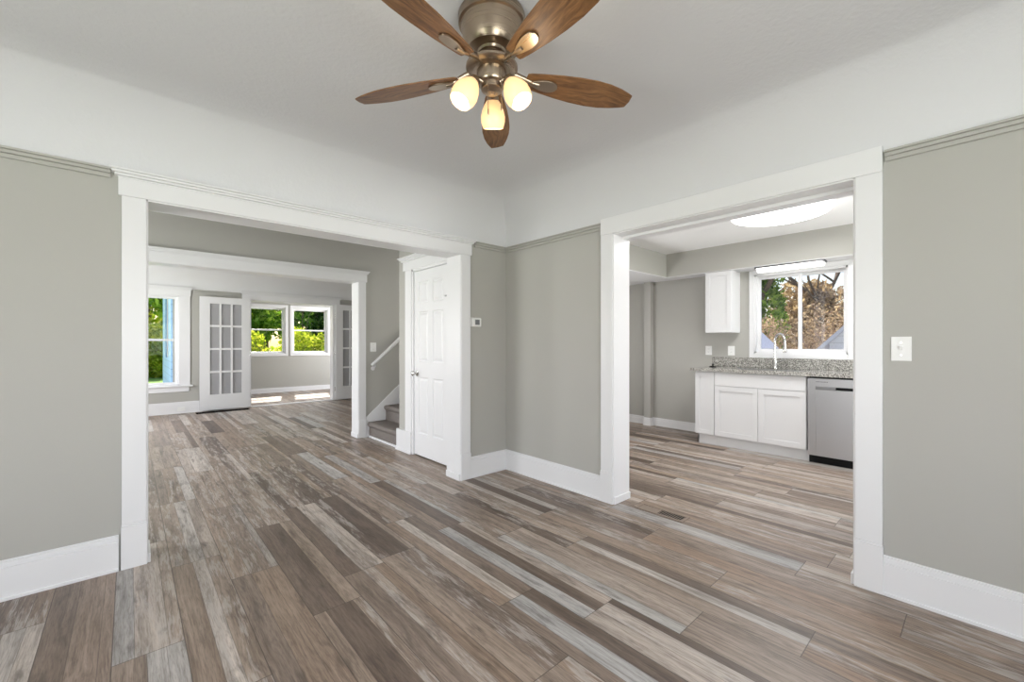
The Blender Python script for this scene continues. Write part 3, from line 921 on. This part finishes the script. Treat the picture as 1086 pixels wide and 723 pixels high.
# ------------------------------------------------------------------ plates, thermostat, registers
def plate(name, ax, u, z, f, s, w, h, label, cat, toggles=1, kind='switch', group=None):
    c = (u, f, z) if ax == 'y' else (f, u, z)
    t = thing(name, c, label, cat, group)
    bm = NB(); ab(bm, ax, u - w / 2, u + w / 2, f, f + s * 0.006, z - h / 2, z + h / 2); obj('plate', bm, 'plate', t, 0.002)
    for i in range(toggles):
        uu = u + (i - (toggles - 1) / 2) * 0.046
        if kind == 'switch':
            bm = NB(); ab(bm, ax, uu - 0.005, uu + 0.005, f + s * 0.006, f + s * 0.016, z - 0.004, z + 0.014); obj('toggle', bm, 'plate', t, 0.001)
            for zz in (-0.03, 0.03):
                bm = NB(); ab(bm, ax, uu - 0.003, uu + 0.003, f + s * 0.006, f + s * 0.0075, z + zz - 0.003, z + zz + 0.003); obj('screw', bm, 'chrome', t)
        else:
            for zz in (-0.02, 0.02):
                bm = NB(); ab(bm, ax, uu - 0.016, uu + 0.016, f + s * 0.006, f + s * 0.0085, z + zz - 0.014, z + zz + 0.014)
                r = obj('receptacle', bm, 'plate', t, 0.001)
                bm = NB()
                for q in (-0.006, 0.006):
                    ab(bm, ax, uu + q - 0.001, uu + q + 0.001, f + s * 0.0083, f + s * 0.0088, z + zz - 0.004, z + zz + 0.005)
                obj('slot', bm, 'dark', r)
    return t


plate('light_switch', 'x', 0.265, 1.216, XB, -1, 0.074, 0.118, 'white toggle light switch on the grey wall right of the kitchen opening', 'light switch')
plate('light_switch', 'y', 2.443, 1.197, YC, -1, 0.085, 0.122, 'white light switch on the stair wall above the handrail', 'light switch')
plate('light_switch', 'y', 3.545, 1.285, YE, -1, 0.08, 0.125, 'white light switch behind the glass of the right french door leaf', 'light switch')
plate('wall_outlet', 'x', 2.535, 1.150, XK, -1, 0.086, 0.125, 'white wall outlet nearest the left end of the kitchen counter', 'outlet', 1, 'outlet')
plate('wall_outlet', 'x', 2.238, 1.150, XK, -1, 0.086, 0.125, 'white wall outlet beside the kitchen window, under the wall cabinet', 'outlet', 1, 'outlet')
t = plate('baseboard_outlet', 'x', 0, 0, 0, 1, 0.1, 0.1, 'x', 'outlet', 0)
for c in list(t.children):
    bpy.data.objects.remove(c)
bpy.data.objects.remove(t)
t = thing('baseboard_outlet', (0.68, YE - 0.02, 0.075), 'white outlet set sideways in the baseboard under the far left window', 'outlet')
bm = NB(); box(bm, 0.625, 0.742, YE - 0.02, YE - 0.026, 0.042, 0.112); obj('plate', bm, 'plate', t, 0.001)
for q in (-0.02, 0.02):
    bm = NB(); box(bm, 0.683 + q - 0.013, 0.683 + q + 0.013, YE - 0.026, YE - 0.0285, 0.061, 0.093); obj('receptacle', bm, 'plate', t, 0.001)

th = thing('thermostat', (2.405, YA, 1.44), 'small white thermostat with grey display beside the left opening', 'thermostat')
bm = NB(); box(bm, 2.348, 2.464, YA, YA - 0.008, 1.398, 1.484); obj('back_plate', bm, 'plate', th, 0.003)
bm = NB(); box(bm, 2.354, 2.458, YA - 0.008, YA - 0.026, 1.402, 1.480); obj('case', bm, 'plate', th, 0.004)
bm = NB(); box(bm, 2.385, 2.436, YA - 0.026, YA - 0.0275, 1.418, 1.466); obj('display', bm, 'grey_plastic', th)


def register(x0, x1, y0, y1, label, along, n, frame_mat, slots):
    t = thing('floor_register', ((x0 + x1) / 2, (y0 + y1) / 2, 0), label, 'floor vent')
    bm = NB(); e = 0.018
    box(bm, x0, x1, y0, y0 + e, 0.0005, 0.006); box(bm, x0, x1, y1 - e, y1, 0.0005, 0.006)
    box(bm, x0, x0 + e, y0 + e, y1 - e, 0.0005, 0.006); box(bm, x1 - e, x1, y0 + e, y1 - e, 0.0005, 0.006)
    obj('frame', bm, frame_mat, t, 0.001)
    bm = NB(); box(bm, x0 + e, x1 - e, y0 + e, y1 - e, 0.0005, 0.0012); obj('duct_shade', bm, 'black', t)  # black sheet stands for the shade inside the duct
    for k in range(n):
        bm = NB()
        if along == 'y':
            c = y0 + e + (k + 0.5) * (y1 - y0 - 2 * e) / n; hw = (y1 - y0 - 2 * e) / n * (slots if k < n * 0.55 else 0.5)  # louvers past the middle close up to imitate a reflection over the slots
            box(bm, x0 + e, x1 - e, c - hw, c + hw, 0.0012, 0.0022)
        else:
            c = x0 + e + (k + 0.5) * (x1 - x0 - 2 * e) / n; hw = (x1 - x0 - 2 * e) / n * slots
            box(bm, c - hw, c + hw, y0 + e, y1 - e, 0.0012, 0.0055)
        obj('louver', bm, frame_mat, t)
    return t


register(2.845, 2.965, 1.395, 1.765, 'wood toned floor register set in the floor at the kitchen opening', 'y', 20, 'tan', 0.13)
register(0.880, 1.690, 9.275, 9.455, 'long dark floor register in front of the left french door leaf', 'x', 40, 'dark', 0.16)

# ------------------------------------------------------------------ ceiling fan
FX, FY, FZ = 1.122, 1.370, 2.600
fan = thing('ceiling_fan', (FX, FY, FZ), 'brushed nickel ceiling fan with five oak blades and three lit glass shades', 'ceiling fan')
T0 = Matrix.Translation((FX, FY, 0))
bm = NB(); lathe(bm, [(0, 2.600), (0.138, 2.600), (0.140, 2.590), (0.138, 2.564), (0.129, 2.560), (0.127, 2.550), (0.119, 2.500), (0.108, 2.462), (0.102, 2.454), (0, 2.450)], T0, 64)
obj('motor_housing', bm, 'nickel', fan, smooth=True)
bm = NB(); lathe(bm, [(0, 2.455), (0.062, 2.455), (0.056, 2.444), (0.060, 2.438), (0.060, 2.430), (0.052, 2.425), (0.050, 2.408), (0.054, 2.400), (0.098, 2.397), (0.108, 2.391), (0.107, 2.382), (0.096, 2.373), (0.064, 2.370), (0, 2.370)], T0, 56)
obj('flywheel', bm, 'nickel', fan, smooth=True)
bm = NB(); lathe(bm, [(0, 2.372), (0.062, 2.372), (0.062, 2.328), (0.058, 2.320), (0.046, 2.316), (0.044, 2.296), (0.034, 2.288), (0.016, 2.284), (0.010, 2.276), (0, 2.274)], T0, 48)
obj('light_kit_cup', bm, 'nickel', fan, smooth=True)

# one blade (pointing along +x from its root), copied round the hub
BZ = 2.366
def blade_mesh():
    bm = NB(); t = 0.006
    half = [(0.150, 0.034), (0.165, 0.040), (0.22, 0.050), (0.30, 0.062), (0.38, 0.070), (0.46, 0.073), (0.53, 0.068), (0.59, 0.056), (0.635, 0.042), (0.655, 0.034)]
    out = [(r, w) for r, w in half] + [(0.660, 0.0)] + [(r, -w) for r, w in half[::-1]]
    v0 = [bm.verts.new((r, w, -t / 2)) for r, w in out]; v1 = [bm.verts.new((r, w, t / 2)) for r, w in out]
    n = len(out)
    bm.faces.new(v0[::-1]); bm.faces.new(v1)
    for k in range(n):
        bm.faces.new((v0[k], v0[(k + 1) % n], v1[(k + 1) % n], v1[k]))
    return bm
def iron_mesh():
    bm = NB()
    # arm from the flywheel out and down, then a teardrop plate screwed under the blade
    tube(bm, [(0.085, 0, 0.018), (0.115, 0, 0.014), (0.15, 0, 0.004), (0.185, 0, -0.008), (0.21, 0, -0.010)], [0.013, 0.012, 0.011, 0.010, 0.009], 12)
    prof = []
    for i in range(28):
        a = 2 * PI * i / 28
        r = 0.228 + 0.066 * math.cos(a); w = 0.027 * math.sin(a) * (1.0 + 0.42 * math.cos(a))
        prof.append((r, w))
    prism(bm, prof, 'z', -0.0115, -0.0035)
    return bm
base_a = math.radians(47.96)
bl0 = obj('blade', blade_mesh(), 'oak', None, 0.0015)
ir0 = obj('blade_iron', iron_mesh(), 'nickel', None, 0.001, True)
for k in range(5):
    b = bl0 if k == 0 else bl0.copy()
    i_ = ir0 if k == 0 else ir0.copy()
    if k:
        COL.objects.link(b); COL.objects.link(i_)
    b.parent = fan; i_.parent = b
    b.matrix_parent_inverse = Matrix(); i_.matrix_parent_inverse = Matrix()
    b.location = (0, 0, BZ - FZ)
    b.rotation_euler = (math.radians(-12), 0, base_a + k * 2 * PI / 5)

shade_prof = [(0.021, 0.0), (0.026, -0.004), (0.036, -0.018), (0.047, -0.042), (0.053, -0.066), (0.052, -0.088), (0.046, -0.108), (0.043, -0.113), (0.040, -0.110), (0.044, -0.104), (0.049, -0.086), (0.050, -0.066), (0.044, -0.042), (0.033, -0.020), (0.018, -0.004)]
for k in range(3):
    a = base_a + k * 2 * PI / 3
    dr = Vector((math.cos(a), math.sin(a), 0))
    tilt = math.radians(22 if k == 0 else 31)
    ori = Matrix.Rotation(a, 4, 'Z') @ Matrix.Rotation(-tilt, 4, 'Y')
    root = Vector((FX, FY, 2.318)) + dr * 0.078
    bm = NB(); tube(bm, [Vector((FX, FY, 2.315)) + dr * 0.03, Vector((FX, FY, 2.322)) + dr * 0.055, root + Vector((0, 0, 0.006)) , root + (ori @ Vector((0, 0, -0.012)))], 0.011, 14)
    lathe(bm, [(0, 0.006), (0.020, 0.004), (0.025, -0.004), (0.025, -0.020), (0.023, -0.022), (0, -0.022)], Matrix.Translation(root) @ ori, 28)
    obj('lamp_arm', bm, 'nickel', fan, smooth=True)
    mt = Matrix.Translation(root + ori @ Vector((0, 0, -0.014))) @ ori
    bm = NB(); lathe(bm, shade_prof, mt, 36); s = obj('lamp_shade', bm, 'lamp', fan, smooth=True); s['label'] = 'lit frosted glass bell shade'
    bm = NB(); lathe(bm, [(0, -0.02), (0.012, -0.022), (0.014, -0.04), (0.026, -0.062), (0.029, -0.078), (0.024, -0.094), (0.012, -0.103), (0, -0.105)], mt, 24); obj('bulb', bm, 'bulb', s, smooth=True)
    d = bpy.data.lights.new('fan_bulb_light', 'POINT'); d.energy = 1.0; d.color = (1.0, 0.82, 0.62); d.shadow_soft_size = 0.03
    lo = bpy.data.objects.new('fan_bulb_light', d); COL.objects.link(lo); lo.location = mt @ Vector((0, 0, -0.15))
for q, zl in ((-0.012, 2.165), (0.042, 2.185)):
    rt = Vector((math.sin(base_a), -math.cos(base_a), 0)); fw = Vector((math.cos(base_a), math.sin(base_a), 0))
    p = Vector((FX, FY, 0)) + rt * q - fw * 0.058
    bm = NB(); tube(bm, [(p.x, p.y, 2.345), (p.x, p.y, zl + 0.02)], 0.0016, 8)
    lathe(bm, [(0, 0.024), (0.003, 0.022), (0.0045, 0.0), (0.003, -0.004), (0, -0.005)], Matrix.Translation((p.x, p.y, zl)), 12)
    obj('pull_chain', bm, 'nickel', fan, smooth=True)

# ------------------------------------------------------------------ outdoors
GZ = -0.55
bm = NB(); box(bm, -40, 60, 12.26, 70, GZ - 0.2, GZ); box(bm, -40, -1.8, -40, 12.26, GZ - 0.2, GZ)
box(bm, -1.8, 0.55, 9.8, 12.26, GZ - 0.2, GZ); box(bm, -1.8, 6.2, -40, -1.4, GZ - 0.2, GZ); struct('ground', bm, 'grass')
bm = NB(); box(bm, 6.2, 60, -40, 12.26, GZ - 0.2, GZ); struct('ground_bounce', bm, 'bounce_ground')  # added grey ground, keeps green bounce light off the house siding


def leaves(name, centre, radii, n, size, mat, parent, seed, shell=0.45, zmin=None):
    """a crown of n small bent leaf faces filling an ellipsoid with lobes"""
    rg = np.random.default_rng(seed)
    c = np.array(centre); r = np.array(radii)
    nl = 14
    ld = rg.normal(size=(nl, 3)); ld /= np.linalg.norm(ld, axis=1)[:, None]
    lobe = ld * rg.uniform(0.2, 0.7, nl)[:, None]; lr = rg.uniform(0.30, 0.5, nl)
    pick = rg.integers(0, nl, n)
    d = rg.normal(size=(n, 3)); d /= np.linalg.norm(d, axis=1)[:, None]
    rad = rg.uniform(shell, 1.0, n) ** 0.5
    p = c + (lobe[pick] + d * (lr[pick] * rad)[:, None]) * r
    if zmin is not None:
        p[:, 2] = np.maximum(p[:, 2], zmin + rg.uniform(0, 0.3, n))
    a = rg.normal(size=(n, 3)); a /= np.linalg.norm(a, axis=1)[:, None]
    b = np.cross(a, rg.normal(size=(n, 3))); b /= np.linalg.norm(b, axis=1)[:, None]
    nrm = np.cross(a, b)
    s = size * rg.uniform(0.6, 1.3, n)[:, None]
    v = np.stack([p - a * s, p + b * s * 0.45 + nrm * s * 0.12, p + a * s, p - b * s * 0.45 + nrm * s * 0.12], axis=1).reshape(-1, 3)
    me = bpy.data.meshes.new(name)
    me.vertices.add(4 * n); me.vertices.foreach_set('co', v.ravel())
    me.loops.add(4 * n); me.loops.foreach_set('vertex_index', np.arange(4 * n, dtype=np.int32))
    me.polygons.add(n); me.polygons.foreach_set('loop_start', np.arange(0, 4 * n, 4, dtype=np.int32))
    me.polygons.foreach_set('loop_total', np.full(n, 4, dtype=np.int32))
    me.update(); me.validate()
    o = bpy.data.objects.new(name, me); COL.objects.link(o); me.materials.append(M[mat])
    if parent:
        o.parent = parent; o.matrix_parent_inverse = Matrix.Translation(-parent.location)
    return o


def branchy(bm, p, d, length, rad, depth, rg, spread=0.55):
    pts = [p]; q = p.copy(); dd = d.copy()
    for i in range(4):
        dd = (dd + Vector((rg.uniform(-1, 1), rg.uniform(-1, 1), rg.uniform(-0.4, 0.8))) * 0.12).normalized()
        q = q + dd * length / 4; pts.append(q.copy())
    tube(bm, pts, [rad * (1 - 0.13 * i) for i in range(5)], 5)
    if depth:
        for i in range(3):
            b = pts[rg.randint(2, 4)]
            nd = (dd + Vector((rg.uniform(-1, 1), rg.uniform(-1, 1), rg.uniform(-0.5, 0.9))) * spread * 1.6).normalized()
            branchy(bm, b, nd, length * 0.68, rad * 0.55, depth - 1, rg, spread)


def tree(x, y, h, rx, mat, label, seed, n=5000, size=0.11, group=None, trunk_h=0.35, kind='tree'):
    t = thing(kind, (x, y, GZ), label, 'tree' if kind == 'tree' else 'shrub', group)
    rg = random.Random(seed)
    bm = NB(); branchy(bm, Vector((x, y, GZ)), Vector((0, 0, 1)), h * 0.6, 0.03 * h if kind == 'tree' else 0.03, 2, rg)
    obj('trunk' if kind == 'tree' else 'stems', bm, 'bark', t)
    lo = GZ + h * trunk_h
    leaves('foliage', (x, y, (lo + GZ + h) / 2), (rx, rx, (GZ + h - lo) / 2 * 1.05), n, size, mat, t, seed, zmin=GZ + 0.02)
    return t


HG = 'hedge shrubs outside the sunroom'
for k, (x, y, h, rx, m, lab) in enumerate([
        (3.1, 15.2, 2.55, 1.1, 'leaf_lime', 'lime green shrub low in the left sunroom window'),
        (5.2, 18.0, 2.95, 1.25, 'leaf_lime', 'lime shrub low in the right sunroom window')]):
    tree(x, y, h, rx * 1.1, m, lab, 20 + k, 8000, 0.075, HG, -0.3, 'shrub')
for k, (x, y, h, rx, m, lab) in enumerate([
        (3.0, 22.0, 6.5, 2.6, 'leaf_mid', 'green tree behind the hedge in the left sunroom window'),
        (8.2, 22.0, 6.0, 2.6, 'leaf_dark', 'darker green tree behind the hedge in the right sunroom window'),
        (6.0, 29.0, 9.0, 4.2, 'leaf_mid', 'tall green tree far beyond the sunroom hedge')]):
    tree(x, y, h, rx, m, lab, 40 + k, 8000, 0.17, 'trees beyond the sunroom', 0.06)
tree(0.9, 30.0, 3.6, 2.1, 'leaf_lime', 'yellow green bush at the end of the lawn in the far left window', 60, 9000, 0.13, None, -0.35, 'shrub')
for k, (x, y, h, rx, m, lab) in enumerate([
        (0.9, 36.5, 12.0, 3.4, 'leaf_lime', 'tall green tree behind the yellow bush in the far left window')]):
    tree(x, y, h, rx, m, lab, 61 + k, 11000, 0.19, None, 0.02)


# kitchen side: bare shrubs added for the pane haze, green and tan trees, two white gabled houses
def haze_thicket(x, y, h, n, label, seed):  # pale mauve growth added to stand for the haze over the branches
    t = thing('haze_shrub', (x, y, GZ), label, 'shrub', 'added haze shrubs outside the kitchen window')
    rg = random.Random(seed); bm = NB()
    for k in range(n):
        a = rg.uniform(0, 2 * PI); s = Vector((x + rg.uniform(-0.3, 0.3), y + rg.uniform(-0.3, 0.3), GZ))
        branchy(bm, s, Vector((math.cos(a) * 0.25, math.sin(a) * 0.3, 1)).normalized(), h * 0.34, 0.02, 3, rg, 0.5)
    obj('stems', bm, 'twig', t)
    leaves('foliage', (x, y, GZ + h * 0.52), (0.9, 1.15, h * 0.52), 2200, 0.05, 'leaf_haze', t, seed)


for k, (x, y, h, lab) in enumerate([(15.2, 2.4, 3.3, 'bare shrub added for haze at the right side of the kitchen window'), (18.2, 3.8, 3.7, 'bare shrub added for haze behind the faucet in the middle of the kitchen window'),
                                    (15.4, 4.75, 3.3, 'bare shrub added for haze at the left side of the kitchen window')]):
    haze_thicket(x, y, h, 6, lab, 80 + k)
tree(22.0, 7.0, 8.0, 2.1, 'leaf_mid', 'green tree filling the upper left of the kitchen window', 91, 8000, 0.15, None, 0.05)
tree(27.0, 6.1, 6.6, 2.2, 'leaf_rust', 'tan leaved tree under the sky at the right of the kitchen window', 93, 7000, 0.14, None, 0.05)


def gable_house(x, ye, yr, depth, label):
    t = thing('house', (x, (ye + yr) / 2, GZ), label, 'house')
    ze = 1.25; zr = ze + abs(yr - ye) * 1.05
    y2 = 2 * yr - ye
    bm = NB(); prism(bm, [(ye, GZ), (y2, GZ), (y2, ze), (yr, zr), (ye, ze)], 'x', x, x + depth); obj('walls', bm, 'white_siding', t)
    bm = NB(); k = 0.09; s = 1 if yr > ye else -1
    prism(bm, [(ye - s * 0.2, ze - 0.21), (yr, zr), (yr, zr + k), (ye - s * 0.2, ze - 0.21 + k)], 'x', x - 0.15, x + depth + 0.15)
    prism(bm, [(y2 + s * 0.2, ze - 0.21), (yr, zr), (yr, zr + k), (y2 + s * 0.2, ze - 0.21 + k)], 'x', x - 0.15, x + depth + 0.15)
    obj('roof', bm, 'roof', t)


gable_house(11.0, 3.98, 5.8, 2.2, 'white gabled house at the lower left corner of the kitchen window')
gable_house(11.0, 2.17, 0.3, 2.2, 'white gabled house at the lower right corner of the kitchen window')
